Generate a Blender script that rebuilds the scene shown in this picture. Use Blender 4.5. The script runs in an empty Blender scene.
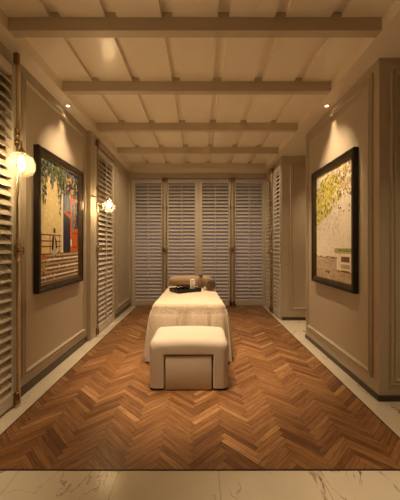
import bpy, bmesh, math, random
from mathutils import Vector, Matrix
R = math.radians
rnd = random.Random(7)
sc = bpy.context.scene
COL = sc.collection

# ------------------------------------------------------------------ materials
def new_mat(name):
    m = bpy.data.materials.new(name); m.use_nodes = True
    nt = m.node_tree
    for n in list(nt.nodes): nt.nodes.remove(n)
    out = nt.nodes.new('ShaderNodeOutputMaterial')
    b = nt.nodes.new('ShaderNodeBsdfPrincipled')
    nt.links.new(b.outputs[0], out.inputs[0])
    return m, nt, b, out

def ramp(nt, fac, stops):
    r = nt.nodes.new('ShaderNodeValToRGB')
    el = r.color_ramp.elements
    while len(el) > 1: el.remove(el[-1])
    el[0].position = stops[0][0]; el[0].color = (*stops[0][1], 1)
    for p, c in stops[1:]:
        e = el.new(p); e.color = (*c, 1)
    nt.links.new(fac, r.inputs[0])
    return r.outputs[0]

def noise(nt, scale, detail=3, rough=.5, coord='Object', vscale=None, dist=0):
    tc = nt.nodes.new('ShaderNodeTexCoord')
    n = nt.nodes.new('ShaderNodeTexNoise')
    n.inputs['Scale'].default_value = scale
    n.inputs['Detail'].default_value = detail
    n.inputs['Roughness'].default_value = rough
    n.inputs['Distortion'].default_value = dist
    src = tc.outputs[coord]
    if vscale:
        mp = nt.nodes.new('ShaderNodeMapping')
        mp.inputs['Scale'].default_value = vscale
        nt.links.new(src, mp.inputs[0]); src = mp.outputs[0]
    nt.links.new(src, n.inputs['Vector'])
    return n.outputs['Fac']

def bump(nt, b, h, strength, dist=.01):
    bp = nt.nodes.new('ShaderNodeBump')
    bp.inputs['Strength'].default_value = strength
    bp.inputs['Distance'].default_value = dist
    nt.links.new(h, bp.inputs['Height'])
    nt.links.new(bp.outputs[0], b.inputs['Normal'])

def simple(name, col, rough=.5, metal=0, var=.06, nscale=6, bmp=0, bscale=200, spec=.5, sheen=0, coord='Object'):
    m, nt, b, _ = new_mat(name)
    f = noise(nt, nscale, 3, coord=coord)
    c = Vector(col)
    o = ramp(nt, f, [(.3, tuple(c*(1-var))), (.7, tuple(c*(1+var)))])
    nt.links.new(o, b.inputs['Base Color'])
    b.inputs['Roughness'].default_value = rough
    b.inputs['Metallic'].default_value = metal
    b.inputs['Specular IOR Level'].default_value = spec
    if sheen: b.inputs['Sheen Weight'].default_value = sheen
    if bmp: bump(nt, b, noise(nt, bscale, 4, .6, coord=coord), bmp, .004)
    return m

M = {}
M['wall'] = simple('wall_paint', (.47, .40, .30), .45, var=.015, bmp=.06, bscale=90)
M['ceil'] = simple('ceiling_paint', (.83, .755, .64), .24, var=.015, spec=.45)
M['beam'] = simple('beam_shade_paint', (.52, .44, .335), .40, var=.015)  # shade of the beam faces put into a darker ceiling colour
M['shutter'] = simple('shutter_paint', (.62, .57, .48), .40, var=.02)
M['base'] = simple('bronze_skirting', (.07, .052, .034), .35, metal=.3)
M['brass'] = simple('aged_brass', (.56, .42, .25), .24, metal=1, var=.12, nscale=30)
M['brass_dark'] = simple('dark_brass', (.30, .18, .08), .34, metal=1, var=.12, nscale=30)
M['cream'] = simple('cream_upholstery', (.60, .52, .435), .85, var=.02, bmp=.25, bscale=500, sheen=.15)
M['frame'] = simple('dark_bronze_frame', (.022, .014, .008), .30, metal=.25, var=.2, nscale=12, spec=.6)
M['frame_in'] = simple('bronze_frame_step', (.12, .085, .045), .35, metal=.5, var=.2, nscale=12)
M['tan'] = simple('tan_cloth', (.31, .215, .135), .95, var=.08, nscale=40, bmp=.5, bscale=260, sheen=.3)
M['towel'] = simple('brown_towel', (.21, .135, .078), .95, var=.15, nscale=60, bmp=.8, bscale=200, sheen=.3)
M['towel_edge'] = simple('dark_brown_cloth', (.12, .075, .04), .95, var=.15, nscale=60, bmp=.6)
M['tray'] = simple('dark_lacquer', (.014, .008, .006), .45, var=.3, spec=.3)
M['stone'] = simple('black_glaze', (.022, .016, .013), .18, var=.2, nscale=30)
M['white'] = simple('white_ceramic', (.78, .72, .62), .35, var=.02)
M['foot'] = simple('dark_foot', (.03, .022, .016), .5)
M['strip'] = simple('metal_strip', (.06, .045, .03), .35, metal=.7)
M['white_trim'] = simple('light_trim', (.75, .70, .60), .4)

def mat_marble():
    m, nt, b, _ = new_mat('cream_marble')
    n1 = noise(nt, 1.3, 5, .55, vscale=(2.2, .8, 1), dist=1.6)
    veins = ramp(nt, n1, [(.0, (0, 0, 0)), (.488, (0, 0, 0)), (.5, (1, 1, 1)), (.512, (0, 0, 0)), (1, (0, 0, 0))])
    n2 = noise(nt, 3.1, 4, .6)
    mask = ramp(nt, n2, [(.47, (0, 0, 0)), (.62, (1, 1, 1))])
    mul = nt.nodes.new('ShaderNodeMath'); mul.operation = 'MULTIPLY'
    nt.links.new(veins, mul.inputs[0]); nt.links.new(mask, mul.inputs[1])
    base = ramp(nt, noise(nt, 1.6, 4, .6), [(.3, (.60, .55, .43)), (.7, (.69, .63, .51))])
    mix = nt.nodes.new('ShaderNodeMix'); mix.data_type = 'RGBA'
    nt.links.new(mul.outputs[0], mix.inputs[0]); nt.links.new(base, mix.inputs[6])
    mix.inputs[7].default_value = (.17, .09, .035, 1)
    # slab joints across the near floor
    tc = nt.nodes.new('ShaderNodeTexCoord'); sep = nt.nodes.new('ShaderNodeSeparateXYZ')
    nt.links.new(tc.outputs['Object'], sep.inputs[0])
    fr = nt.nodes.new('ShaderNodeMath'); fr.operation = 'PINGPONG'; fr.inputs[1].default_value = .31
    ad = nt.nodes.new('ShaderNodeMath'); ad.operation = 'ADD'; ad.inputs[1].default_value = -.11 + 6.2
    nt.links.new(sep.outputs[0], ad.inputs[0]); nt.links.new(ad.outputs[0], fr.inputs[0])
    lt = nt.nodes.new('ShaderNodeMath'); lt.operation = 'LESS_THAN'; lt.inputs[1].default_value = .0018
    nt.links.new(fr.outputs[0], lt.inputs[0])
    mix2 = nt.nodes.new('ShaderNodeMix'); mix2.data_type = 'RGBA'
    nt.links.new(lt.outputs[0], mix2.inputs[0]); nt.links.new(mix.outputs[2], mix2.inputs[6])
    mix2.inputs[7].default_value = (.33, .26, .17, 1)
    nt.links.new(mix2.outputs[2], b.inputs['Base Color'])
    b.inputs['Roughness'].default_value = .22
    return m
M['marble'] = mat_marble()

def mat_wood():
    m, nt, b, _ = new_mat('oak_parquet')
    uv = nt.nodes.new('ShaderNodeUVMap'); uv.uv_map = 'grain'
    mp = nt.nodes.new('ShaderNodeMapping'); mp.inputs['Scale'].default_value = (3.5, 46, 1)
    nt.links.new(uv.outputs[0], mp.inputs[0])
    n = nt.nodes.new('ShaderNodeTexNoise'); n.inputs['Scale'].default_value = 1.6
    n.inputs['Detail'].default_value = 5; n.inputs['Roughness'].default_value = .62; n.inputs['Distortion'].default_value = .6
    nt.links.new(mp.outputs[0], n.inputs['Vector'])
    at = nt.nodes.new('ShaderNodeAttribute'); at.attribute_name = 'tone'
    base = ramp(nt, at.outputs['Fac'], [(0, (.165, .074, .029)), (.35, (.245, .117, .046)), (.7, (.315, .160, .065)), (1, (.44, .245, .108))])
    g = ramp(nt, n.outputs['Fac'], [(.30, (.50, .47, .43)), (.50, (.92, .92, .92)), (.72, (1.28, 1.28, 1.28))])
    mx = nt.nodes.new('ShaderNodeMix'); mx.data_type = 'RGBA'; mx.blend_type = 'MULTIPLY'; mx.inputs[0].default_value = 1
    nt.links.new(base, mx.inputs[6]); nt.links.new(g, mx.inputs[7])
    nt.links.new(mx.outputs[2], b.inputs['Base Color'])
    b.inputs['Roughness'].default_value = .34
    b.inputs['Specular IOR Level'].default_value = .4
    bump(nt, b, n.outputs['Fac'], .12, .003)
    return m
M['wood'] = mat_wood()

def mat_cover():
    m, nt, b, _ = new_mat('bed_cover_cloth')
    f = noise(nt, 60, 5, .7)
    o = ramp(nt, f, [(.3, (.53, .44, .33)), (.7, (.62, .53, .42))])
    nt.links.new(o, b.inputs['Base Color'])
    b.inputs['Roughness'].default_value = .9; b.inputs['Sheen Weight'].default_value = .3
    bump(nt, b, noise(nt, 120, 5, .7), .5, .004)
    return m
M['cover'] = mat_cover()
def mat_throw():
    m, nt, b, _ = new_mat('boucle_throw_cloth')
    f = noise(nt, 75, 3, .6)
    o = ramp(nt, f, [(.36, (.36, .285, .20)), (.64, (.58, .49, .37))])
    nt.links.new(o, b.inputs['Base Color'])
    b.inputs['Roughness'].default_value = .95; b.inputs['Sheen Weight'].default_value = .3
    bump(nt, b, noise(nt, 110, 4, .7), .7, .005)
    return m
M['throw'] = mat_throw()

def mat_emit(name, col, strength):
    m, nt, b, out = new_mat(name)
    nt.nodes.remove(b)
    e = nt.nodes.new('ShaderNodeEmission'); e.inputs[0].default_value = (*col, 1); e.inputs[1].default_value = strength
    nt.links.new(e.outputs[0], out.inputs[0])
    return m
M['bulb'] = mat_emit('lit_bulb', (1, .70, .36), 145)
M['led'] = mat_emit('lit_downlight', (1, .76, .46), 12)

def mat_globe():
    m, nt, b, out = new_mat('ribbed_glass'); nt.nodes.remove(b)
    tr = nt.nodes.new('ShaderNodeBsdfTransparent'); tr.inputs[0].default_value = (1, .97, .92, 1)
    gl = nt.nodes.new('ShaderNodeBsdfGlossy'); gl.inputs['Roughness'].default_value = .12
    tl = nt.nodes.new('ShaderNodeBsdfTranslucent'); tl.inputs[0].default_value = (.95, .85, .65, 1)
    uv = nt.nodes.new('ShaderNodeUVMap'); uv.uv_map = 'ribs'
    w = nt.nodes.new('ShaderNodeTexWave'); w.wave_type = 'BANDS'; w.bands_direction = 'X'
    w.inputs['Scale'].default_value = 1.0
    nt.links.new(uv.outputs[0], w.inputs['Vector'])
    st = ramp(nt, w.outputs['Fac'], [(.78, (.0, .0, .0)), (.97, (.30, .30, .30))])
    m1 = nt.nodes.new('ShaderNodeMixShader'); nt.links.new(st, m1.inputs[0])
    nt.links.new(tr.outputs[0], m1.inputs[1]); nt.links.new(tl.outputs[0], m1.inputs[2])
    lw = nt.nodes.new('ShaderNodeLayerWeight'); lw.inputs['Blend'].default_value = .18
    m2 = nt.nodes.new('ShaderNodeMixShader')
    nt.links.new(lw.outputs['Facing'], m2.inputs[0])
    nt.links.new(m1.outputs[0], m2.inputs[1]); nt.links.new(gl.outputs[0], m2.inputs[2])
    nt.links.new(m2.outputs[0], out.inputs[0])
    return m
M['globe'] = mat_globe()

def mat_glass():
    m, nt, b, out = new_mat('window_glass'); nt.nodes.remove(b)
    tr = nt.nodes.new('ShaderNodeBsdfTransparent'); tr.inputs[0].default_value = (.9, .92, .95, 1)
    gl = nt.nodes.new('ShaderNodeBsdfGlossy'); gl.inputs['Roughness'].default_value = .02
    mx = nt.nodes.new('ShaderNodeMixShader'); mx.inputs[0].default_value = .08
    nt.links.new(tr.outputs[0], mx.inputs[1]); nt.links.new(gl.outputs[0], mx.inputs[2])
    nt.links.new(mx.outputs[0], out.inputs[0])
    return m
M['glass'] = mat_glass()

def paint(name, c, var=.22, sc_=45):
    return simple(name, c, .6, var=var, nscale=sc_, bmp=.35, bscale=70, spec=.3)

# ------------------------------------------------------------------ mesh helpers
class MB:
    def __init__(s): s.bm = bmesh.new(); s.mi = 0
    def face(s, vs):
        try:
            f = s.bm.faces.new(vs); f.material_index = s.mi; return f
        except ValueError: return None
    def poly(s, pts): return s.face([s.bm.verts.new(p) for p in pts])
    def box(s, x0, x1, y0, y1, z0, z1, bev=0):
        v = [s.bm.verts.new(p) for p in [(x0,y0,z0),(x1,y0,z0),(x1,y1,z0),(x0,y1,z0),(x0,y0,z1),(x1,y0,z1),(x1,y1,z1),(x0,y1,z1)]]
        fs = [s.face([v[i] for i in q]) for q in ((3,2,1,0),(4,5,6,7),(0,1,5,4),(1,2,6,5),(2,3,7,6),(3,0,4,7))]
        if bev:
            es = list({e for f in fs for e in f.edges})
            bmesh.ops.bevel(s.bm, geom=es, offset=bev, segments=2, affect='EDGES', profile=.6)
        return s
    def tube(s, pts, r, seg=12, cap=True):
        pts = [Vector(p) for p in pts]
        rs = r if isinstance(r, (list, tuple)) else [r]*len(pts)
        rings = []; up = None
        for i, p in enumerate(pts):
            d = (pts[min(i+1, len(pts)-1)] - pts[max(i-1, 0)]).normalized()
            if up is None:
                up = Vector((0,0,1)) if abs(d.z) < .9 else Vector((1,0,0))
            a = d.cross(up).normalized(); b = a.cross(d).normalized(); up = b
            rings.append([s.bm.verts.new(p + (a*math.cos(t)+b*math.sin(t))*rs[i]) for t in [2*math.pi*k/seg for k in range(seg)]])
        for A, B in zip(rings, rings[1:]):
            for k in range(seg): s.face([A[k], A[(k+1)%seg], B[(k+1)%seg], B[k]])
        if cap: s.face(rings[0][::-1]); s.face(rings[-1])
        return s
    def lathe(s, prof, c=(0,0,0), seg=24, axis='z', sx=1, sy=1):
        c = Vector(c); rings = []
        def mp(r, h, t):
            x, y = r*math.cos(t)*sx, r*math.sin(t)*sy
            if axis == 'z': return c + Vector((x, y, h))
            if axis == 'x': return c + Vector((h, x, y))
            return c + Vector((x, -h, y))          # 'y': towards -y
        for r, h in prof:
            if r < 1e-5: rings.append([s.bm.verts.new(mp(0, h, 0))])
            else: rings.append([s.bm.verts.new(mp(r, h, 2*math.pi*k/seg)) for k in range(seg)])
        for A, B in zip(rings, rings[1:]):
            for k in range(seg):
                k2 = (k+1) % seg
                if len(A) == 1 and len(B) == 1: continue
                if len(A) == 1: s.face([A[0], B[k], B[k2]])
                elif len(B) == 1: s.face([A[k], A[k2], B[0]])
                else: s.face([A[k], A[k2], B[k2], B[k]])
        if len(rings[0]) > 1: s.face(rings[0][::-1])
        if len(rings[-1]) > 1: s.face(rings[-1])
        return s
    def frame(s, u0, u1, v0, v1, prof, f):
        """mitred rectangular moulding; prof = (inset, height) points; f maps (u, v, h) to a point"""
        rings = []
        for o, h in prof:
            rings.append([s.bm.verts.new(f(u, v, h)) for u, v in ((u0+o, v0+o), (u1-o, v0+o), (u1-o, v1-o), (u0+o, v1-o))])
        n = len(rings)
        for i in range(n):
            A, B = rings[i], rings[(i+1) % n]
            for k in range(4): s.face([A[k], A[(k+1)%4], B[(k+1)%4], B[k]])
        return s

def add(name, mb, mats, parent=None, smooth=False, loc=None):
    bm = mb.bm
    bmesh.ops.recalc_face_normals(bm, faces=bm.faces[:])
    me = bpy.data.meshes.new(name); 
    if loc is None and parent is None:
        xs = [v.co.x for v in bm.verts]; ys = [v.co.y for v in bm.verts]; zs = [v.co.z for v in bm.verts]
        loc = Vector(((min(xs)+max(xs))/2, (min(ys)+max(ys))/2, min(zs)))
        bmesh.ops.translate(bm, vec=-loc, verts=bm.verts[:])
    bm.to_mesh(me); bm.free()
    for m in (mats if isinstance(mats, (list, tuple)) else [mats]): me.materials.append(m)
    if smooth:
        for p in me.polygons: p.use_smooth = True
        me.set_sharp_from_angle(angle=R(40))
    o = bpy.data.objects.new(name, me); COL.objects.link(o)
    if parent: o.parent = parent
    if loc is not None: o.location = loc
    return o
def tag(o, label, cat, group=None):
    o['label'] = label; o['category'] = cat
    if group: o['group'] = group
    return o
def struct(name, mb, mats, smooth=False, label=None):
    o = add(name, mb, mats, None, smooth); o['kind'] = 'structure'
    if label: o['label'] = label
    return o
def thing(name, label, cat, loc, rz=0, group=None):
    o = bpy.data.objects.new(name, None); COL.objects.link(o)
    o.empty_display_size = .1
    o.location = loc; o.rotation_euler = (0, 0, rz)
    return tag(o, label, cat, group)

# ------------------------------------------------------------------ measurements (metres, camera eye at x 0, y 0, z 1.4)
CEIL = 3.10
XL, XLF, XLS = -1.67, -1.63, -1.61          # left wall, its far stretch, shutter face
XR, XRF = 1.62, 1.54
YB = 6.77
X0, X1, Y0, Y1 = -1.95, 3.2, -2.6, 6.95

# ------------------------------------------------------------------ floor
WX0, WX1, WY0, WY1 = -1.468, 1.447, 1.815, 6.77
b = MB(); b.box(X0, X1, Y0, Y1, -.12, 0)
struct('floor', b, M['marble'], label='cream marble floor with thin brown veins')

b = MB(); bm = b.bm
uvl = bm.loops.layers.uv.new('grain'); tone = bm.faces.layers.float.new('tone')
W = .0445; n = 7; L = W*n; g = .0011; c45 = math.sqrt(.5)
H0 = .0030
def plank(x, y, w, h, horiz):
    pts = [(x+g/W, y+g/W), (x+w-g/W, y+g/W), (x+w-g/W, y+h-g/W), (x+g/W, y+h-g/W)]
    wp = [((px-py)*c45*W, (px+py)*c45*W) for px, py in pts]
    wp = [(p[0]-.038, p[1]+3.9) for p in wp]
    if max(p[0] for p in wp) < WX0 or min(p[0] for p in wp) > WX1 or max(p[1] for p in wp) < WY0 or min(p[1] for p in wp) > WY1: return
    f = bm.faces.new([bm.verts.new((p[0], p[1], H0)) for p in wp])
    f[tone] = min(1, max(0, rnd.gauss(.46, .24)))
    ou, ov = rnd.random()*50, rnd.random()*50
    for lp, (px, py) in zip(f.loops, pts):
        a, c = (px-x, py-y) if horiz else (py-y, px-x)
        lp[uvl].uv = (ou + a*W, ov + c*W)
for m_ in range(-10, 11):
    for k in range(-110, 110):
        oy = -2*n*m_
        # shift along the staircase so that the rows stay inside the room
        kk = k + n*m_
        plank(kk, kk+oy, n, 1, True)
        plank(kk+n, kk+1-n+oy, 1, n, False)
for co, no in (((WX0,0,0),(-1,0,0)), ((WX1,0,0),(1,0,0)), ((0,WY0,0),(0,-1,0)), ((0,WY1,0),(0,1,0))):
    bmesh.ops.bisect_plane(bm, geom=bm.verts[:]+bm.edges[:]+bm.faces[:], plane_co=co, plane_no=no, clear_outer=True)
o = add('floor_parquet', b, M['wood'], loc=(0, 0, 0)); o['kind'] = 'structure'; o['label'] = 'brown oak herringbone parquet inlaid in the marble floor'
b = MB(); b.box(WX0, WX1, WY0, WY1, .0002, .0016)
struct('floor_underlay', b, M['strip'])
b = MB(); t = .009
b.box(WX0-t, WX1+t, WY0-t, WY0, .0004, .0042); b.box(WX0-t, WX0, WY0, WY1, .0004, .0042); b.box(WX1, WX1+t, WY0, WY1, .0004, .0042)
struct('trim_1', b, M['strip'], label='thin dark metal strip around the parquet')

# ------------------------------------------------------------------ ceiling
CX0, CX1 = -1.515, 1.436
beams = [6.32, 5.30, 4.25, 3.18, 2.288, 1.35, .40, -.60, -1.60]; BW = .078
yfar = beams[0]+BW; ynear = beams[-1]
b = MB()
b.box(X0, CX0, Y0, Y1, CEIL, 3.34); b.box(CX1, X1, Y0, Y1, CEIL, 3.34)
b.box(CX0, CX1, Y0, ynear, CEIL, 3.34); b.box(CX0, CX1, yfar, Y1, CEIL, 3.34)
b.box(CX0, CX1, ynear, yfar, 3.246, 3.34)
gx = [-1.14, -.70, -.26, .186, .635, 1.075]; gw = .088
edges = [CX0] + [e for x in gx for e in (x-gw/2, x+gw/2)] + [CX1]
for i in range(0, len(edges), 2):
    b.box(edges[i], edges[i+1], ynear, yfar, 3.205, 3.2459)
struct('ceiling', b, M['ceil'], label='cream coffered ceiling with narrow grooves')
for i, y in enumerate(beams):
    b = MB(); b.box(CX0+.001, CX1-.001, y, y+BW, CEIL+.0005, 3.204)
    # fill the grooves above the beam
    for x in gx: b.box(x-gw/2+.001, x+gw/2-.001, y, y+BW, 3.204, 3.2455)
    struct('trim_%d' % (i+2), b, M['beam'], label='cross beam of the coffered ceiling')

# ------------------------------------------------------------------ walls
b = MB()
b.box(X0, XL, Y0, 1.58, 0, CEIL)
b.box(X0, XL, 2.62, 4.27, 0, CEIL)
b.box(X0, XLS, 4.27, 4.425, 0, CEIL)
b.box(X0, XLS, 5.435, 5.49, 0, CEIL)
b.box(X0, XLF, 5.49, Y1, 0, CEIL)
b.box(X0, XL+.012, 1.58, 2.62, 2.985, CEIL); b.box(X0, XLS, 4.425, 5.435, 2.985, CEIL)
b.box(X0, -1.80, 1.58, 2.62, .024, 2.985); b.box(X0, -1.80, 4.425, 5.435, .024, 2.985)
b.box(X0, XL+.012, 1.58, 2.62, 0, .024); b.box(X0, XLS, 4.425, 5.435, 0, .024)
struct('wall_left', b, M['wall'], label='beige panelled left wall')
b = MB()
b.box(XLF, -1.602, YB+.005, Y1, 0, CEIL); b.box(1.545, 1.60, YB+.005, Y1, 0, CEIL)
b.box(-1.602, 1.545, YB+.0, Y1, 2.985, CEIL); b.box(-1.602, 1.545, YB, Y1, 0, .024)
b.box(-.09, .02, YB+.09, Y1, .024, 2.985)
struct('wall_back', b, M['wall'])
b = MB(); b.box(XR, X1, 2.62, 4.44, 0, CEIL)
struct('wall_right', b, M['wall'], label='beige panelled wall block carrying the right picture')
b = MB()
b.box(1.545, X1, 5.47, 5.50, 0, CEIL); b.box(1.60, X1, 5.50, 5.53, 0, CEIL)
b.box(1.545, 1.75, 5.50, YB, 2.985, CEIL); b.box(1.545, 1.75, 5.50, YB, 0, .024)
b.box(1.60, 1.75, 6.70, Y1, .024, 2.985)
struct('wall_right_far', b, M['wall'], label='beige panelled pier beside the far right shutters')
b = MB(); b.box(X1, X1+.12, Y0, Y1, 0, CEIL)
struct('wall_right_outer', b, M['wall'])
b = MB(); b.box(X0, X1, Y0-.12, Y0, 0, CEIL)
struct('wall_front', b, M['wall'])

# windows behind the shutters
def pane(nm, x0, x1, y0, y1):
    b = MB(); b.box(x0, x1, y0, y1, .024, 2.985); return struct(nm, b, M['glass'])
pane('window_1', -1.602, -.09, 6.90, 6.906)
pane('window_2', .02, 1.545, 6.90, 6.906)
pane('window_3', 1.71, 1.716, 5.53, 6.70)

# wall mouldings
PROF = [(0,0),(0,.014),(.006,.024),(.016,.024),(.021,.014),(.030,.014),(.036,.028),(.046,.028),(.054,.010),(.060,.005),(.060,0)]
fl = lambda X: (lambda u, v, h: (X+h, u, v))
fr_ = lambda X: (lambda u, v, h: (X-h, u, v))
ff = lambda Y: (lambda u, v, h: (u, Y-h, v))
ti = [11]
def mould(f, u0, u1, v0, v1, lab, prof=PROF):
    b = MB(); b.frame(u0, u1, v0, v1, prof, f)
    struct('trim_%d' % ti[0], b, M['wall'], label=lab); ti[0] += 1
mould(fl(XL), 2.70, 4.20, .16, 3.015, 'rectangular wall moulding around the left picture')
mould(fl(XLF), 5.60, 6.70, .16, 2.93, 'rectangular wall moulding at the far end of the left wall')
mould(fr_(XR), 2.71, 4.37, .17, 3.02, 'rectangular wall moulding around the right picture')
mould(ff(2.62), 1.715, 2.75, .15, 3.00, 'rectangular moulding on the near end of the right wall')
mould(ff(5.47), 1.70, 2.75, .18, 2.95, 'rectangular moulding on the pier beyond the right opening')
# a cyma step between field and ceiling on the picture walls
def skirt(nm, x0, x1, y0, y1, h=.05):
    b = MB(); b.box(x0, x1, y0, y1, .0005, h); struct(nm, b, M['base'])
skirt('baseboard_left', XL+.0005, XL+.013, 2.625, 4.268, .075)
skirt('baseboard_left_far', XLF+.0005, XLF+.013, 5.492, YB-.01, .075)
b = MB(); b.box(XR-.012, XR-.0005, 2.609, 4.44, .0005, .05); b.box(XR-.012, X1, 2.608, 2.6195, .0005, .05)
struct('baseboard_right', b, M['base'])
skirt('baseboard_right_far', 1.545, X1, 5.458, 5.4695, .06)

# ------------------------------------------------------------------ shutters
def make_shutter(label, w, loc, rz, bolt, stile=.085, stile2=None, top=2.955, rodtop=3.06, handle_z=1.33, group=None, rod_r=.0115, tilt=51):
    """local: x 0..w, front towards -y, z up from the foot of the leaf"""
    H = top-.03
    s0 = stile; s1 = stile2 or stile
    t = thing('shutter', label, 'shutter', loc, rz, group)
    T = .066
    b = MB()
    b.box(.002, s0, 0, T, 0, H, .004); b.box(w-s1, w-.002, 0, T, 0, H, .004)
    b.box(s0, w-s1, .003, T-.003, 0, .088, .003); b.box(s0, w-s1, .003, T-.003, H-.082, H, .003)
    add('shutter_frame', b, M['shutter'], t)
    b = MB()
    z0, z1 = .088, H-.082
    N = 34; P = (z1-z0)/N; ch = .086 if tilt < 45 else .094; th = .0085; a = R(tilt)
    ca, sa = math.cos(a), math.sin(a)
    sec = [(-.5, 0), (-.44, .42), (-.2, .5), (.2, .5), (.44, .42), (.5, 0), (.44, -.42), (.2, -.5), (-.2, -.5), (-.44, -.42)]
    for i in range(N):
        zc = z0 + (i+.5)*P
        pr = []
        for p, q in sec:
            yy, zz = p*ch, q*th
            pr.append((T/2+.001 + yy*ca - zz*sa, zc + yy*sa + zz*ca))
        A = [b.bm.verts.new((s0+.001, y, z)) for y, z in pr]; B = [b.bm.verts.new((w-s1-.001, y, z)) for y, z in pr]
        k = len(pr)
        for j in range(k): b.face([A[j], A[(j+1)%k], B[(j+1)%k], B[j]])
        b.face(A[::-1]); b.face(B)
    add('louvre_slats', b, M['shutter'], t)
    b = MB(); xc = (s0+w-s1)/2
    b.box(xc-.008, xc+.008, -.016, -.003, z0+.03, z1-.03, .002)
    add('tilt_rod', b, M['shutter'], t)
    # espagnolette bolt running the height of the leaf
    xb = bolt; yb = -.022
    b = MB(); b.tube([(xb, yb, .03), (xb, yb, rodtop-.06)], rod_r, 12)
    bo = add('espagnolette_bolt', b, M['brass'], t, True); bo['label'] = 'slim brass bolt rod'
    r = rod_r
    def keeper(z, up):
        k = MB()
        k.lathe([(r*1.4, -.055*up), (r*1.9, -.05*up), (r*1.9, -.035*up), (r*1.5, -.03*up), (r*1.95, -.02*up), (r*2.1, 0), (r*2.1, .045*up), (r*1.9, .05*up)], (xb, yb, z), 16)
        k.box(xb-r*1.9, xb+r*1.9, yb+.005, -.0005, z-.045, z+.045)
        add('keeper', k, M['brass_dark'], bo, True)
    keeper(rodtop-.075, 1); keeper(.05, -1)
    for z in (2.27,):
        k = MB(); k.lathe([(r*1.2, -.03), (r*1.8, -.024), (r*1.8, -.008), (r*1.3, 0), (r*1.8, .008), (r*1.8, .024), (r*1.2, .03)], (xb, yb, z), 16)
        k.box(xb-.008, xb+.008, yb+.005, -.0005, z-.02, z+.02)
        add('rod_guide', k, M['brass_dark'], bo, True)
    k = MB()
    k.lathe([(0, .0), (1, .0), (1, .012), (.8, .020), (0, .024)], (xb, -.022, handle_z), 20, 'y', .033, .098)
    k.box(xb-.012, xb+.012, -.030, -.0005, handle_z-.05, handle_z+.05)
    k.lathe([(.008, 0), (.007, .022), (.011, .026), (.011, .032), (.006, .036), (0, .038)], (xb, -.048, handle_z), 14, 'y')
    k.tube([(xb, -.072, handle_z+.035), (xb, -.078, handle_z), (xb, -.072, handle_z-.035)], [.006, .009, .006], 10)
    add('turn_handle', k, M['brass'], bo, True)
    return t
LF = 0.027
gb = 'louvred shutters on the back wall'
bx = [-1.600, -.820, -.034, .752, 1.540]
labs = ['leftmost louvred shutter on the back wall, next to the left wall',
        'second louvred shutter from left on back wall, hinged by the wide centre stile',
        'louvred shutter on the back wall just right of the wide centre stile',
        'rightmost louvred shutter on the back wall, with purple dusk between its slats']
for i in range(4):
    w = bx[i+1]-bx[i]
    s0 = .085; 
    bolt = w-.040 if i % 2 == 0 else .040
    make_shutter(labs[i], w, (bx[i], YB, LF), 0, bolt, .085, handle_z=1.285, rodtop=2.985, rod_r=.014, tilt=41)
make_shutter('tall louvred shutter at the left edge beside the near wall lamp', 1.02, (XLS, 1.59, LF), R(90), .930, .085, .115, rodtop=3.07, rod_r=.0108)
make_shutter('louvred shutter behind the far wall lamp on the left wall', .998, (XLS, 4.431, LF), R(90), .072, .145, .075, rodtop=3.05, rod_r=.0112)
make_shutter('nearer narrow louvred shutter on the far right side wall', .59, (XRF-.02, 6.095, LF), R(-90), .035, .10, .045, handle_z=1.25, rodtop=3.02, rod_r=.014)
make_shutter('farther narrow louvred shutter in the back right corner', .60, (XRF-.02, 6.70, LF), R(-90), .565, .06, .09, handle_z=1.25, rodtop=3.02, rod_r=.014)

# ------------------------------------------------------------------ pictures
PM = {
 'cream': paint('paint_cream_yellow', (.72, .59, .27), .12, 60), 'ochre': paint('paint_ochre', (.45, .30, .08)),
 'olive': paint('paint_olive', (.10, .12, .035)), 'navy': paint('paint_navy', (.018, .018, .045)), 'orange': paint('paint_orange', (.50, .12, .022)),
 'brown': paint('paint_brown', (.16, .085, .04)), 'white': paint('paint_white', (.78, .72, .55)), 'blueg': paint('paint_blue_grey', (.14, .17, .24)),
 'sand': paint('paint_sand', (.84, .76, .62), .08, 40), 'leaf': paint('paint_leaf_yellow', (.62, .55, .07)), 'leaf2': paint('paint_leaf_green', (.23, .23, .04)),
 'tan': paint('paint_tan', (.50, .38, .24)), 'pink': paint('paint_pinkish_grey', (.58, .46, .34), .1), 'red': paint('paint_red_brown', (.28, .05, .018)),
 'black': paint('paint_black', (.012, .010, .010)), 'green': paint('paint_grass', (.20, .26, .06)),
 'pale': paint('paint_pale_grey', (.48, .44, .34), .12)}
PN = list(PM); 
class Canvas:
    def __init__(s, W, H): s.b = MB(); s.W = W; s.H = H; s.lay = 0
    def poly(s, pts, m):
        s.lay += 1; h = .0002 + s.lay*.0000025
        s.b.mi = PN.index(m)
        s.b.poly([(u*s.W, -h, v*s.H) for u, v in pts])
    def rect(s, u0, u1, v0, v1, m): s.poly([(u0,v0),(u1,v0),(u1,v1),(u0,v1)], m)
    def dab(s, u, v, r, m, asp=1.6, ang=None):
        a = rnd.random()*math.pi if ang is None else ang
        k = 6; pts = []
        for i in range(k):
            t = 2*math.pi*i/k; q = r*(.75+rnd.random()*.5)
            x, y = q*math.cos(t)*asp, q*math.sin(t)
            X = (x*math.cos(a)-y*math.sin(a))/s.W; Y = (x*math.sin(a)+y*math.cos(a))/s.H
            pts.append((min(1, max(0, u+X)), min(1, max(0, v+Y))))
        s.poly(pts, m)
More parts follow.
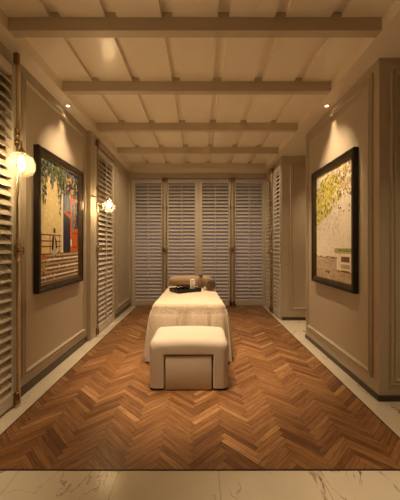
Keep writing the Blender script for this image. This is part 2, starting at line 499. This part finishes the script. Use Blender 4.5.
def make_picture(label, loc, rz, painter):
    """local: x 0..1.12 along the wall, front towards -y, z up"""
    Wd, Hd, Tk = 1.11, 1.50, .058
    t = thing('framed_painting', label, 'picture', loc, rz)
    f = lambda u, v, h: (u, -h, v)
    b = MB()
    b.frame(0, Wd, 0, Hd, [(0, 0), (0, Tk-.004), (.004, Tk), (.030, Tk), (.034, Tk-.006), (.034, 0)], f)
    o = add('picture_frame', b, M['frame'], t)
    b = MB()
    b.frame(.0341, Wd-.0341, .0341, Hd-.0341, [(0, 0), (0, Tk-.014), (.003, Tk-.006), (.008, Tk-.006), (.011, Tk-.018), (.016, Tk-.018), (.018, Tk-.012), (.023, Tk-.012), (.026, Tk-.026), (.031, Tk-.026), (.033, Tk-.020), (.038, Tk-.020), (.041, Tk-.034), (.046, .018), (.046, 0)], f)
    add('frame_inner_steps', b, M['frame_in'], t)
    b = MB(); b.box(.02, Wd-.02, -.010, -.0005, .02, Hd-.02); add('backing_board', b, M['frame'], t)
    i = .080
    cv = Canvas(Wd-2*i, Hd-2*i); painter(cv)
    for v in cv.b.bm.verts: v.co += Vector((i, -.0125, i))
    add('painted_canvas', cv.b, [PM[k] for k in PN], t)
    return t
def paint_left(c):
    c.rect(0, 1, 0, 1, 'cream')
    for _ in range(420):
        u, v = rnd.random()*.52, .22+rnd.random()*.78
        c.dab(u, v, .006+rnd.random()*.007, rnd.choice(['cream','cream','cream','sand','cream','cream']), 1.6)
    for _ in range(110): c.dab(rnd.random()*.52, .24+rnd.random()*.7, .0035, rnd.choice(['ochre','tan','olive']), 1.6)
    c.rect(.52, 1, .24, 1, 'navy')
    for _ in range(120):
        c.dab(.56+rnd.random()*.44, .75+rnd.random()*.25, .010+rnd.random()*.012, rnd.choice(['olive','navy','ochre','blueg','black']), 1.8)
    c.rect(.505, .55, .24, .80, 'white')
    # glazed double door
    c.rect(.76, 1, .24, .76, 'orange'); c.rect(.80, .875, .47, .72, 'blueg'); c.rect(.90, 1, .47, .73, 'navy')
    c.rect(.58, .74, .62, .76, 'blueg')
    c.poly([(.57, .60), (.78, .55), (.78, .585), (.57, .635)], 'orange')
    c.rect(.755, .785, .24, .84, 'orange'); c.rect(.76, .80, .30, .36, 'white')
    c.rect(.82, .98, .28, .43, 'red'); c.rect(.835, .965, .295, .415, 'orange')
    for _ in range(50): c.dab(.80+rnd.random()*.18, .47+rnd.random()*.26, .010, rnd.choice(['navy','blueg','olive']), 2, 1.5)
    # steps
    c.rect(0, 1, 0, .24, 'brown'); 
    for k in range(7):
        v = .012 + k*.034
        c.poly([(0, v-.004), (1, v+.004), (1, v+.020), (0, v+.010)], 'sand' if k % 2 else 'tan')
        for _ in range(9): c.dab(rnd.random(), v+.006+rnd.random()*.022, .0045, rnd.choice(['tan','brown','sand','ochre']), 4.5, 0)
    # long garden bench
    for v in (.385, .335, .290): c.rect(0, .49, v, v+.010, 'red')
    for u in (.03, .22, .45): c.rect(u, u+.014, .23, .40, 'red')
    # figure in a tall hat beside the bench
    c.poly([(.270,.22),(.385,.22),(.372,.33),(.350,.385),(.300,.385),(.278,.33)], 'pale')
    c.poly([(.262,.27),(.30,.26),(.325,.375),(.30,.392),(.275,.36)], 'black')
    c.poly([(.35,.385),(.385,.33),(.392,.275),(.36,.28),(.345,.34)], 'black')
    c.dab(.327, .405, .014, 'tan', 1.0); c.rect(.296, .362, .413, .420, 'black'); c.rect(.308, .350, .418, .450, 'black')
    c.rect(.29, .305, .205, .23, 'black'); c.rect(.345, .36, .205, .23, 'black')
    c.dab(.425, .245, .018, 'brown', 1.2); c.dab(.44, .225, .010, 'white', 1.6)
    # little tan stool with a dog under it
    c.dab(.09, .205, .030, 'ochre', 2.6, 0); c.dab(.10, .21, .02, 'orange', 2.6, 0)
    c.rect(.03, .045, .05, .19, 'ochre'); c.rect(.15, .165, .04, .19, 'ochre')
    c.dab(.09, .12, .036, 'ochre', 1.8, 1.5); c.dab(.09, .085, .018, 'brown', 1.5)
    # hanging creeper
    for _ in range(760):
        u = rnd.random()*.62; lim = .90 - .32*max(0, 1-abs(u-.10)/.07) - .30*max(0, 1-abs(u-.47)/.09) - .10*max(0, 1-abs(u-.28)/.06)
        v = 1 - abs(rnd.gauss(0, .45))*(1-lim)*1.3
        if v < lim-.05: continue
        c.dab(u, v, .007+rnd.random()*.009, rnd.choice(['olive','olive','olive','blueg','navy','leaf2','black']), 1.9, 1.2+rnd.random())
def paint_right(c):
    c.rect(0, 1, 0, 1, 'sand')
    c.poly([(.35, 1), (1, 1), (1, .78), (.75, .80), (.5, .93)], 'pink')
    for _ in range(420):
        c.dab(rnd.random(), .2+rnd.random()*.8, .007+rnd.random()*.010, rnd.choice(['sand','sand','sand','sand','white','sand']), 2)
    for _ in range(160): c.dab(rnd.random(), .2+rnd.random()*.8, .0035, rnd.choice(['pale','pink','tan']), 2)
    c.rect(0, 1, 0, .20, 'tan')
    for _ in range(260): c.dab(rnd.random(), rnd.random()*.20, .008+rnd.random()*.006, rnd.choice(['tan','pink','pink','pink','tan','tan','pink']), 5, rnd.gauss(.1, .12))
    for _ in range(30): c.dab(rnd.random(), .195+rnd.random()*.012, .006, 'brown', 4, 0)
    # faint lower creeper
    for _ in range(120):
        u = .05+rnd.random()*.65; v = .60-abs(rnd.gauss(0, .10))
        c.dab(u, v, .006, rnd.choice(['pale','pale','pink','pink','pale']), 2, 1.4)
    # yellow-green leaves
    for _ in range(950):
        u = abs(rnd.gauss(0, .40)); v = .74+rnd.gauss(0, .13)
        if u > 1 or v > 1: continue
        if v < .50 + .28*u or (u > .75 and v < .8 and rnd.random() < .7): continue
        if u > .45 and rnd.random() < .30: continue
        if v > .97-.25*max(0, .35-u): continue
        c.dab(u, v, .009+rnd.random()*.011, rnd.choice(['leaf','leaf','leaf','leaf','leaf2','leaf','sand','leaf2']), 1.3)
    for _ in range(170): c.dab(min(.97, .35+abs(rnd.gauss(0, .28))), .86+rnd.gauss(0, .07), .011, rnd.choice(['leaf','leaf','leaf2','ochre']), 1.3)
    for _ in range(26): c.dab(.62+rnd.random()*.36, .55+rnd.random()*.42, .010, rnd.choice(['leaf','leaf2','brown']), 1.4)
    # bench with moss on its seat
    c.rect(.62, 1, .095, .245, 'sand'); c.rect(.68, .98, .17, .215, 'brown'); c.rect(.70, .98, .115, .15, 'tan')
    c.rect(.66, 1, .085, .10, 'brown'); c.rect(.68, .735, .09, .245, 'white'); c.rect(.93, .985, .09, .245, 'white')
    c.rect(.57, 1, .240, .262, 'pale'); c.rect(.56, 1, .256, .282, 'green')
    for _ in range(60): c.dab(.58+rnd.random()*.40, .262+rnd.random()*.018, .008, rnd.choice(['green','leaf','leaf2']), 2, 0)
    # two small dark birds on the ground
    for u in (.335, .40):
        c.dab(u, .066, .013, 'black', 1.5, .2); c.dab(u+.022, .080, .006, 'black', 1); c.rect(u, u+.008, .045, .06, 'black')
# left picture: local x -> world +y, front towards +x
make_picture('dark framed painting of a cream wall, orange door and figure on steps, left wall', (XL+.0008, 2.905, .919), R(90), paint_left)
make_picture('dark framed painting of yellow leaves over a pale wall and bench, right wall', (XR-.0008, 4.070, .912), R(-90), paint_right)

# ------------------------------------------------------------------ wall lamps
def make_sconce(label, g, r, plate, armpts, plate_axis):
    t = thing('wall_lamp', label, 'lamp', plate)
    P = Vector(plate); G = Vector(g)-P
    b = MB()
    if plate_axis == 'x':
        b.lathe([(0,.0005),(.032,.0005),(.032,.010),(.026,.016),(.012,.020),(.010,.035),(0,.036)], (0,0,0), 20, 'x')
    else:
        b.lathe([(.017,-.035),(.021,-.03),(.021,.03),(.017,.035)], (0,0,0), 18)
    add('back_plate', b, M['brass'], t, True)
    top = G + Vector((0,0,r+.035))
    b = MB(); b.tube([Vector(q)-P for q in armpts] + [top+Vector((0,0,.012)), top], .0065, 10)
    add('lamp_arm', b, M['brass'], t, True)
    b = MB(); b.lathe([(0,.0),(.010,0),(.014,-.006),(.010,-.012),(.020,-.018),(.034,-.030),(.038,-.045),(.030,-.044),(0,-.036)], top, 20)
    add('lamp_cap', b, M['brass'], t, True)
    # ribbed glass ball
    b = MB(); uvb = b.bm.loops.layers.uv.new('ribs'); ns, nr = 48, 24
    rows = []
    for i in range(nr+1):
        ph = R(22) + (math.pi-R(22))*i/nr
        rows.append([b.bm.verts.new(G+Vector((math.sin(ph)*math.cos(2*math.pi*k/ns), math.sin(ph)*math.sin(2*math.pi*k/ns), math.cos(ph)))*r) for k in range(ns)])
    for i in range(nr):
        for k in range(ns):
            f = b.bm.faces.new([rows[i][k], rows[i+1][k], rows[i+1][(k+1)%ns], rows[i][(k+1)%ns]])
            for lp, (ii, kk) in zip(f.loops, ((i,k),(i+1,k),(i+1,k+1),(i,k+1))):
                lp[uvb].uv = (kk/ns*5.0265 + ii/nr*3.2, 0)
    add('glass_globe', b, M['globe'], t, True)
    b = MB(); b.lathe([(0,.050),(.012,.046),(.014,.030),(.018,.018),(.024,.0),(.025,-.012),(.020,-.028),(.010,-.037),(0,-.040)], G+Vector((0,0,.02)), 20)
    add('light_bulb', b, M['bulb'], t, True)
    b = MB(); b.tube([G+Vector((0,0,.068)), top-Vector((0,0,.03))], .012, 12); add('bulb_holder', b, M['brass_dark'], t, True)
    return t
make_sconce('near ribbed glass globe wall lamp beside the left painting', (-1.405, 2.28, 2.035), .102, (-1.588, 2.520, 2.385),
            [(-1.588, 2.520, 2.355), (-1.575, 2.505, 2.305), (-1.53, 2.48, 2.265), (-1.46, 2.37, 2.25), (-1.412, 2.295, 2.225), (-1.405, 2.28, 2.205)], 'z')
make_sconce('far ribbed glass globe wall lamp in front of the left shutter', (-1.375, 4.36, 1.994), .098, (XLS+.0005, 4.315, 2.13),
            [(-1.59, 4.316, 2.13), (-1.50, 4.34, 2.145), (-1.42, 4.365, 2.175), (-1.385, 4.36, 2.170), (-1.375, 4.36, 2.155)], 'x')

# ------------------------------------------------------------------ massage bed
BXN, BXF, BY0, BY1, BZ = -.135, -.165, 3.44, 5.34, .70
t = thing('massage_bed', 'long massage bed under a cream cloth in the middle of the parquet', 'bed', (-.15, 4.4, 0))
b = MB()
b.box(-.36, .36, -.90, .90, .50, .585, .01); add('bed_base', b, M['foot'], t)
b = MB(); b.box(-.375, .375, -.93, .93, .588, .672, .03); add('mattress', b, M['cream'], t, True)
for sx in (-1, 1):
    for sy in (-1, 1):
        b = MB(); b.box(sx*.30-.03, sx*.30+.03, sy*.80-.03, sy*.80+.03, .004, .499, .004); add('leg', b, M['foot'], t)

def drape(y0, y1, xc0, xc1, hw0, hw1, ztop, zbot, thick, flare, amp, freq, sides=(1,1,1,1), rad=.05, seed=1, crown=.01):
    """cloth over a tapered rectangle: rings from the middle outwards, over the edge, down in pleats"""
    rr = random.Random(seed)
    b = MB(); bm = b.bm
    per = 560
    # perimeter of a rounded rectangle in normalised space
    def rect_pt(s, inset, extra):
        w = 1; 
        hy = (y1-y0)/2
        c = .11
        # param by length along box of half sizes (hwm, hy)
        hwm = (hw0+hw1)/2
        lens = [2*hwm, 2*hy, 2*hwm, 2*hy]; tot = sum(lens); d = s*tot
        if d < lens[0]: px, py, nx, ny = -hwm+d, -hy, 0, -1; e = min(d, lens[0]-d)
        elif d < lens[0]+lens[1]: d -= lens[0]; px, py, nx, ny = hwm, -hy+d, 1, 0; e = min(d, lens[1]-d)
        elif d < lens[0]+lens[1]+lens[2]: d -= lens[0]+lens[1]; px, py, nx, ny = hwm-d, hy, 0, 1; e = min(d, lens[2]-d)
        else: d -= tot-lens[3]; px, py, nx, ny = -hwm, hy-d, -1, 0; e = min(d, lens[3]-d)
        # round corners: pull the point inwards near corners and blend the normal
        if e < c:
            q = 1-e/c
            sx, sy = (1 if px > 0 else -1), (1 if py > 0 else -1)
            n = Vector((nx, ny)).lerp(Vector((sx, sy)).normalized(), q*.95).normalized()
            px -= sx*c*.30*q**2.2; py -= sy*c*.30*q**2.2
            nx, ny = n
        return px, py, nx, ny, hwm, hy
    ph = [rr.random()*6.28 for _ in range(6)]
    def world(px, py, hwm, hy):
        f = (py+hy)/(2*hy)
        hw = hw0+(hw1-hw0)*f; xc = xc0+(xc1-xc0)*f
        return xc + px*hw/hwm, (y0+y1)/2+py
    rings = []
    for q in (.02, .25, .5, .72, .86, .94):
        row = []
        for i in range(per):
            px, py, nx, ny, hwm, hy = rect_pt(i/per, 0, 0)
            X, Y = world(px*q, py*(1-(1-q)*.9) if False else py*q, hwm, hy)
            row.append((X, Y, ztop + crown*(1-q*q) + .0015*math.sin(X*23+Y*11)))
        rings.append(row)
    for k in range(1, 6):
        a = k/5*math.pi/2; row = []
        for i in range(per):
            px, py, nx, ny, hwm, hy = rect_pt(i/per, 0, 0)
            q = 1-.05*(1-math.sin(a))
            off = rad*.6*math.sin(a) - rad*.6
            X, Y = world(px, py, hwm, hy)
            row.append((X+nx*off, Y+ny*off, ztop - rad*(1-math.cos(a))))
        rings.append(row)
    nd = 16; zt = ztop-rad
    for k in range(1, nd+1):
        f = k/nd; row = []
        for i in range(per):
            px, py, nx, ny, hwm, hy = rect_pt(i/per, 0, 0)
            X, Y = world(px, py, hwm, hy)
            s = i/per*6.28*1.0
            pl = (.5+.5*math.sin(s*freq+ph[0]+.9*math.sin(3*s+ph[1])))*.65 + (.5+.5*math.sin(s*freq*2.3+ph[2]))*.35
            pl = 1-.9*math.exp(-(math.sin(s*4.6+1.1)/.22)**2)-.5*math.exp(-(math.sin(s*7.9+.3)/.2)**2)+.1*pl if ny < -.8 else pl
            o = flare*(f**.45) + amp*(f**.6)*pl
            if ny < -.5: o = flare*.2*f + .060*(pl**2)*f**.4
            row.append((X+nx*o, Y+ny*o, zt + (zbot-zt)*f + .004*math.sin(s*9+ph[3])*f))
        rings.append(row)
    vr = [[bm.verts.new(p) for p in row] for row in rings]
    for q, (A, B) in enumerate(zip(vr, vr[1:])):
        for i in range(per):
            b.mi = 1 if (5 <= q <= 10 and rect_pt(i/per, 0, 0)[3] < -.55) else 0
            b.face([A[i], A[(i+1)%per], B[(i+1)%per], B[i]])
    b.mi = 0; b.face(vr[0])
    return b
b = drape(BY0, BY1, BXN, BXF, .452, .385, BZ, .020, 0, .055, .065, 33, rad=.065, seed=4)
bc = tag(add('bed_cover', b, [M['cover'], M['throw']], None, True), 'cream pleated cloth covering the massage bed and falling to the floor', 'bedspread')
# bolster pillow
def superellipsoid(b, c, a, e1=.6, e2=.6, nu=32, nv=20, rot=None, sag=0):
    c = Vector(c); rows = []
    pw = lambda x, e: math.copysign(abs(x)**e, x)
    for j in range(nv+1):
        v = -math.pi/2 + math.pi*j/nv; row = []
        for i in range(nu):
            u = 2*math.pi*i/nu
            p = Vector((a[0]*pw(math.cos(v), e1)*pw(math.cos(u), e2), a[1]*pw(math.cos(v), e1)*pw(math.sin(u), e2), a[2]*pw(math.sin(v), e1)))
            if rot: p = rot @ p
            row.append(b.bm.verts.new(c+p))
        rows.append(row)
    for A, B in zip(rows, rows[1:]):
        for i in range(nu): b.face([A[i], A[(i+1)%nu], B[(i+1)%nu], B[i]])
    bmesh.ops.remove_doubles(b.bm, verts=b.bm.verts[:], dist=.0004)
    return b
# base of cloth top there: BZ + ~.010
t = thing('pillow', 'long tan bolster pillow across the head of the massage bed', 'pillow', (-.165, 5.10, BZ+.011))
b = MB(); n_ = 40; rows = []
prof = [(-.375, .012), (-.37, .045), (-.35, .066), (-.31, .080), (-.22, .088), (-.1, .092), (0, .093), (.1, .092), (.22, .088), (.31, .080), (.35, .066), (.37, .045), (.375, .012)]
for x, r in prof:
    rows.append([b.bm.verts.new((x, 1.25*r*math.cos(a), .083+.9*r*math.sin(a) if r > .02 else .083+.9*r*math.sin(a))) for a in [2*math.pi*k/28 for k in range(28)]])
for A, B in zip(rows, rows[1:]):
    for i in range(28): b.face([A[i], A[(i+1)%28], B[(i+1)%28], B[i]])
b.face(rows[0][::-1]); b.face(rows[-1])
add('pillow_case', b, M['tan'], t, True)
for sx in (-1, 1):
    b = MB(); pts = [(sx*.352, 1.25*.068*math.cos(a), .083+.9*.068*math.sin(a)) for a in [2*math.pi*k/24 for k in range(25)]]
    b.tube(pts, .004, 6, cap=False); add('piping', b, M['tan'], t, True)

# tray
ang = math.atan2(.21, .342)
TX, TY = -.225, 4.42
TZ = BZ+.0115
t = thing('serving_tray', 'dark lacquered tray lying askew on the massage bed', 'tray', (TX, TY, TZ), ang)
b = MB()
b.box(-.195, .195, -.15, .15, .001, .016, .003)
b.frame(-.195, .195, -.15, .15, [(0, .010), (-.004, .050), (.010, .050), (.014, .016)], lambda u, v, h: (u, v, h))
add('tray_body', b, M['tray'], t)
for sx in (-1, 1):
    b = MB(); b.tube([(sx*.198, -.05, .028), (sx*.214, -.045, .036), (sx*.216, 0, .038), (sx*.214, .045, .036), (sx*.198, .05, .028)], .004, 8)
    add('tray_handle', b, M['brass_dark'], t, True)
tray_z = TZ+.0165
def on_tray(u, v): return (TX+u*math.cos(ang)-v*math.sin(ang), TY+u*math.sin(ang)+v*math.cos(ang), tray_z)
# white jar
p = (-.115, 4.50, tray_z)
t = thing('ceramic_jar', 'tall white cylindrical jar standing on the dark tray', 'jar', p)
b = MB(); b.lathe([(0,0),(.036,0),(.040,.004),(.040,.133),(.037,.138),(.034,.138),(.033,.115),(0,.112)], (0,0,0), 28); add('jar_body', b, M['white'], t, True)
b = MB(); b.lathe([(.030,.1385),(.038,.141),(.038,.150),(.030,.155),(.008,.157),(.008,.163),(0,.164)], (0,0,0), 28); add('jar_lid', b, M['white'], t, True)
# small dark tea things
p = (-.335, 4.46, tray_z)
t = thing('tea_pot', 'small round black lidded pot at the left of the dark tray', 'pot', p)
b = MB(); b.lathe([(0,0),(.020,0),(.024,.004),(.036,.018),(.038,.030),(.030,.044),(.018,.050),(0,.050)], (0,0,0), 24); add('pot_body', b, M['stone'], t, True)
b = MB(); b.lathe([(.019,.0505),(.021,.053),(.010,.059),(.004,.062),(.007,.067),(.004,.072),(0,.073)], (0,0,0), 18); add('pot_lid', b, M['stone'], t, True)
b = MB(); b.tube([(.033,0,.025),(.050,0,.030),(.060,0,.044)], [.008,.006,.004], 10); add('spout', b, M['stone'], t, True)
for i, (x, y, lab) in enumerate([(-.255, 4.42, 'small black cup on the dark tray between the pot and the white jar'), (-.190, 4.45, 'small black cup on the dark tray right beside the white jar')]):
    b = MB(); b.lathe([(0,0),(.013,0),(.014,.004),(.026,.022),(.029,.040),(.027,.040),(.022,.022),(0,.010)], (0,0,0), 22)
    tag(add('tea_cup', b, M['stone'], None, True, loc=(x, y, tray_z)), lab, 'cup')
b = MB(); b.lathe([(0,0),(.014,0),(.012,.004),(.022,.030),(.024,.050),(.010,.062),(.009,.075),(.011,.078),(0,.080)], (0,0,0), 20)
tag(add('oil_bottle', b, M['stone'], None, True, loc=(-.245, 4.53, tray_z)), 'small dark bottle at the back of the tray behind the cups', 'bottle')

# rolled towel
def roll(label, loc, rz, r, ln, mat, turns=3.2):
    t = thing('rolled_towel', label, 'towel', loc, rz)
    b = MB(); N = 90; th = r/(turns+.6)
    outer, inner = [], []
    for i in range(N+1):
        a = i/N*turns*2*math.pi
        ro = r*(.16) + (r*.84)*i/N
        outer.append((ro*math.cos(a-1.2), r+ro*math.sin(a-1.2)))
        ri = ro - th*.62
        inner.append((max(ri, .002)*math.cos(a-1.2), r+max(ri, .002)*math.sin(a-1.2)))
    loops = outer + inner[::-1]
    ends = []
    for y, s in ((-ln/2, .985), (-ln/2+.008, 1), (ln/2-.008, 1), (ln/2, .985)):
        ends.append([b.bm.verts.new((x, y, z)) for x, z in loops])
    k = len(loops)
    for A, B in zip(ends, ends[1:]):
        for j in range(k): b.face([A[j], A[(j+1)%k], B[(j+1)%k], B[j]])
    for E, yy in ((ends[0], -1), (ends[-1], 1)):
        for j in range(N): b.face([E[j], E[j+1], E[k-2-j], E[k-1-j]])
    add('towel_cloth', b, mat, t, True)
    b = MB(); b.lathe([(0, -ln/2+.014), (r*.93, -ln/2+.014), (r*.93, ln/2-.014), (0, ln/2-.014)], (0, 0, r), 24, 'y')
    o = add('towel_inside', b, M['towel_edge'], t, True)
    return t
roll('rolled brown towel with its spiral end facing forward on the bed', (.152, 4.60, BZ+.0125), R(8), .082, .26, M['towel'])
# gathered cloth bundle
t = thing('cloth_bundle', 'brown cloth bundle with a gathered pointed top beside the white jar', 'bundle', (.015, 4.82, BZ+.012))
b = MB(); rows = []
for r_, z in [(.0, 0), (.050, .001), (.066, .02), (.072, .06), (.068, .105), (.052, .145), (.026, .172), (.020, .180), (.030, .195), (.034, .208)]:
    rows.append([b.bm.verts.new((r_*(1+.10*math.sin(7*a)*(z/.2))*math.cos(a), r_*(1+.10*math.sin(7*a)*(z/.2))*math.sin(a)*.8, z)) for a in [2*math.pi*k/42 for k in range(42)]])
for A, B in zip(rows, rows[1:]):
    for i in range(42): b.face([A[i], A[(i+1)%42], B[(i+1)%42], B[i]])
bmesh.ops.remove_doubles(b.bm, verts=b.bm.verts[:], dist=.0004)
add('wrapped_cloth', b, M['towel'], t, True)
b = MB(); b.tube([(.024*math.cos(a), .020*math.sin(a), .176) for a in [2*math.pi*k/20 for k in range(21)]], .005, 8, cap=False)
add('tie_cord', b, M['towel_edge'], t, True)

# ------------------------------------------------------------------ ottoman
OX, OY = -.110, 3.060
t = thing('ottoman', 'cream upholstered ottoman with a centre panel at the foot of the bed', 'ottoman', (OX, OY, 0))
def ottoman_shell():
    # profile swept by scaling: front rounding done by inset rings of the outer outline, the tunnel stays straight
    b = MB(); bm = b.bm
    hw, D, top, r = .385, .270, .487, .070
    iw, ih = .237, .350
    def outline(ins, y):
        a = []
        w, tp, rr = hw-ins, top-ins, max(r-ins*.5, .02)
        a.append((-w, .028))
        for i in range(9):
            t_ = R(180-90*i/8); a.append((-w+rr+rr*math.cos(t_), tp-rr+rr*math.sin(t_)))
        for i in range(1, 12):
            x = -w+rr+(2*w-2*rr)*i/12; a.append((x, tp+.012*math.sin(math.pi*i/12)))
        for i in range(9):
            t_ = R(90-90*i/8); a.append((w-rr+rr*math.cos(t_), tp-rr+rr*math.sin(t_)))
        a.append((w, .028))
        return a
    def inner(e, n_):
        # matching number of points along the tunnel outline from left foot to right foot
        m1 = (n_-1)//3
        pts = []
        for i in range(n_):
            f = i
            if i < 6: pts.append((-iw-e, .028+(ih+e-.028)*i/5*.999))
            elif i >= n_-6: pts.append((iw+e, .028+(ih+e-.028)*(n_-1-i)/5*.999))
            else: pts.append((-iw-e+(2*iw+2*e)*(i-5)/(n_-11), ih+e))
        return pts
    rings = []
    ro = .070
    N = 8
    seq = [(-D+ro*(1-math.sin(R(90*k/N))), ro*(1-math.cos(R(90*k/N)))) for k in range(N, -1, -1)]  # from front face outwards
    ys = []
    # front: inner edge -> face -> rounded -> back
    n_ = len(outline(0, 0))
    ring_in_f = [(x, -D+.012, z) for x, z in inner(.0, n_)]
    ring_in_f2 = [(x, -D+.002, z) for x, z in inner(.008, n_)]
    rings.append([(x, D-.012, z) for x, z in inner(.0, n_)])
    rings.append(ring_in_f); rings.append(ring_in_f2)
    for k in range(0, N+1):
        a = R(90*k/N); y = -D + ro*(1-math.cos(a)) ; ins = ro*(1-math.sin(a))
        rings.append([(x, y, z) for x, z in outline(ins, y)])
    for k in range(N, -1, -1):
        a = R(90*k/N); y = D - ro*(1-math.cos(a)); ins = ro*(1-math.sin(a))
        rings.append([(x, y, z) for x, z in outline(ins, y)])
    rings.append([(x, D-.002, z) for x, z in inner(.008, n_)])
    vr = [[bm.verts.new(p) for p in rg] for rg in rings]
    m_ = len(vr)
    for q in range(m_):
        A, B = vr[q], vr[(q+1) % m_]
        for i in range(n_-1): b.face([A[i], A[i+1], B[i+1], B[i]])
    # undersides of the two legs
    b.face([vr[q][0] for q in range(m_)]); b.face([vr[q][-1] for q in range(m_)][::-1])
    return b
add('upholstered_body', ottoman_shell(), M['cream'], t, True)
b = MB(); b.box(-.225, .222, -.262, .250, .012, .334, .010)
o = add('centre_panel', b, M['cream'], t, True); 
for sx in (-1, 1):
    for sy in (-1, 1):
        b = MB(); b.box(sx*.305-.062, sx*.305+.062, sy*.205-.045, sy*.205+.045, .003, .0285, .002); add('foot', b, M['foot'], t)

# ------------------------------------------------------------------ recessed ceiling lights
def downlight(label, x, y, z, power, size_deg, aim=(0,0,-1), blend=.6, col=(1,.70,.38), r=.022, glow=True, soft=None):
    t = thing('downlight', label, 'ceiling light', (x, y, z-.001))
    b = MB(); b.lathe([(r+.002,-.001),(r+.004,-.007),(r+.014,-.004),(r+.016,0),(r+.002,0)], (0,0,0), 24); add('trim_ring', b, M['white_trim'], t, True)
    b = MB(); b.lathe([(0,-.0035),(r,-.0035),(r,-.0008),(0,-.0008)], (0,0,0), 20); add('lens', b, M['led'] if glow else M['led'], t)
    ld = bpy.data.lights.new('spot', 'SPOT'); ld.energy = power; ld.color = col; ld.spot_size = R(size_deg); ld.spot_blend = blend
    ld.shadow_soft_size = soft or r
    lo = bpy.data.objects.new('spot_lamp', ld); COL.objects.link(lo); lo.parent = t
    lo.location = (0, 0, -.012-.0)
    lo.rotation_euler = Vector(aim).to_track_quat('-Z', 'Y').to_euler()
    return t
WARM = (1, .72, .445)
downlight('small recessed downlight above the left painting', -1.600, 3.51, CEIL, 14, 58, (-.02, 0, -1), 1, WARM, r=.016, soft=.035)
downlight('small recessed downlight above the right painting', 1.535, 3.51, CEIL, 14, 58, (.04, 0, -1), 1, WARM, r=.016, soft=.035)
near_l, near_r = 'left', 'right'
downlight('downlight hidden behind the nearest ceiling beam, above the ottoman', -.36, 2.415, 3.2045, 185, 50, (.25, .66, -2.75), .8, WARM)
nth = {3.34: 'second', 4.41: 'third', 5.46: 'fourth'}
for y in (3.34, 4.41, 5.46):  # lamp rows added as fill for floor, bed, pictures and back shutters
    for x, side in ((-.92, 'left'), (-.04, 'middle'), (.86, 'right')):
        pw = {3.34: 55, 4.41: 55, 5.46: 22}[y]; 
        if side == 'middle': pw *= .7
        tilt = (0, 0, -1) if y < 5 else (0, .15, -1)
        cone = 74 if y < 5 else 150
        if y == 3.34 and side != 'middle': tilt = ((-.68, .12, -.98) if side == 'left' else (.70, .12, -.98)); cone = 60; pw = 62
        downlight('%s added fill downlight hidden behind the %s ceiling beam in view' % (side, nth[y]), x, y, 3.205, pw, cone, tilt, .9, WARM)
for x, y, pw, cone, aim, lab in (  # unseen lamps added as fill for near floor, left shutters and right walls
        (-.92, 1.0, 125, 72, (-.52, .02, -1), 'left added fill downlight over the near marble floor, tilted to the shutters'),
        (.86, 1.0, 90, 58, (.05, -.08, -1), 'right added fill downlight over the near marble floor'),
        (2.3, 1.1, 30, 90, (0, .3, -1), 'added downlight in the near right passage, brightening the wall end'),
        (2.4, 4.95, 34, 100, (0, 0, -1), 'added fill downlight in the far right passage ceiling')):
    z = 3.205 if x < 1.4 else CEIL
    downlight(lab, x, y, z, pw, cone, aim, .9, WARM)

# ------------------------------------------------------------------ dusk outside
w = bpy.data.worlds.new('dusk'); sc.world = w; w.use_nodes = True
nt = w.node_tree
for n_ in list(nt.nodes): nt.nodes.remove(n_)
out = nt.nodes.new('ShaderNodeOutputWorld'); bg = nt.nodes.new('ShaderNodeBackground')
tc = nt.nodes.new('ShaderNodeTexCoord'); sep = nt.nodes.new('ShaderNodeSeparateXYZ')
nt.links.new(tc.outputs['Generated'], sep.inputs[0])
cr = ramp(nt, sep.outputs[2], [(.0, (.20, .13, .125)), (.5, (.27, .18, .185)), (.53, (.20, .13, .125)), (.57, (.085, .055, .040)), (.75, (.03, .020, .015)), (1, (.02, .014, .012))])
mr = nt.nodes.new('ShaderNodeMapRange'); mr.inputs[1].default_value = -1; mr.inputs[2].default_value = 1
nt.links.new(sep.outputs[2], mr.inputs[0])
for l in list(nt.links):
    if l.to_node.type == 'VALTORGB': nt.links.remove(l)
nt.links.new(mr.outputs[0], [n_ for n_ in nt.nodes if n_.type == 'VALTORGB'][0].inputs[0])
nt.links.new(cr, bg.inputs[0]); bg.inputs[1].default_value = .36
nt.links.new(bg.outputs[0], out.inputs[0])

GROUPS = {'ceiling light': 'recessed ceiling downlights', 'lamp': 'glass globe wall lamps on the left wall', 'picture': 'large dark framed paintings',
          'cup': 'small black cups on the tray'}
for o in COL.objects:
    c = o.get('category')
    if c in GROUPS: o['group'] = GROUPS[c]
    if c == 'shutter': o['group'] = gb if 'back wall' in o['label'] else 'louvred shutters on the side walls'

# ------------------------------------------------------------------ camera and view
cd = bpy.data.cameras.new('camera'); cam = bpy.data.objects.new('camera', cd); COL.objects.link(cam)
cam.location = (0, 0, 1.4); cam.rotation_euler = (R(90), 0, 0)
cd.sensor_fit = 'AUTO'; cd.sensor_width = 36; cd.lens = 36*290/500
cd.shift_x = 0; cd.shift_y = -.008
cd.clip_start = .05
sc.camera = cam
sc.view_settings.view_transform = 'Standard'; sc.view_settings.look = 'None'
sc.view_settings.gamma = 1; sc.view_settings.use_curve_mapping = False
sc.view_settings.exposure = 1.19
sc.cycles.use_denoising = True
sc.cycles.max_bounces = 10; sc.cycles.diffuse_bounces = 6; sc.cycles.transparent_max_bounces = 16
sc.cycles.caustics_reflective = False; sc.cycles.caustics_refractive = False
sc.cycles.sample_clamp_indirect = 4
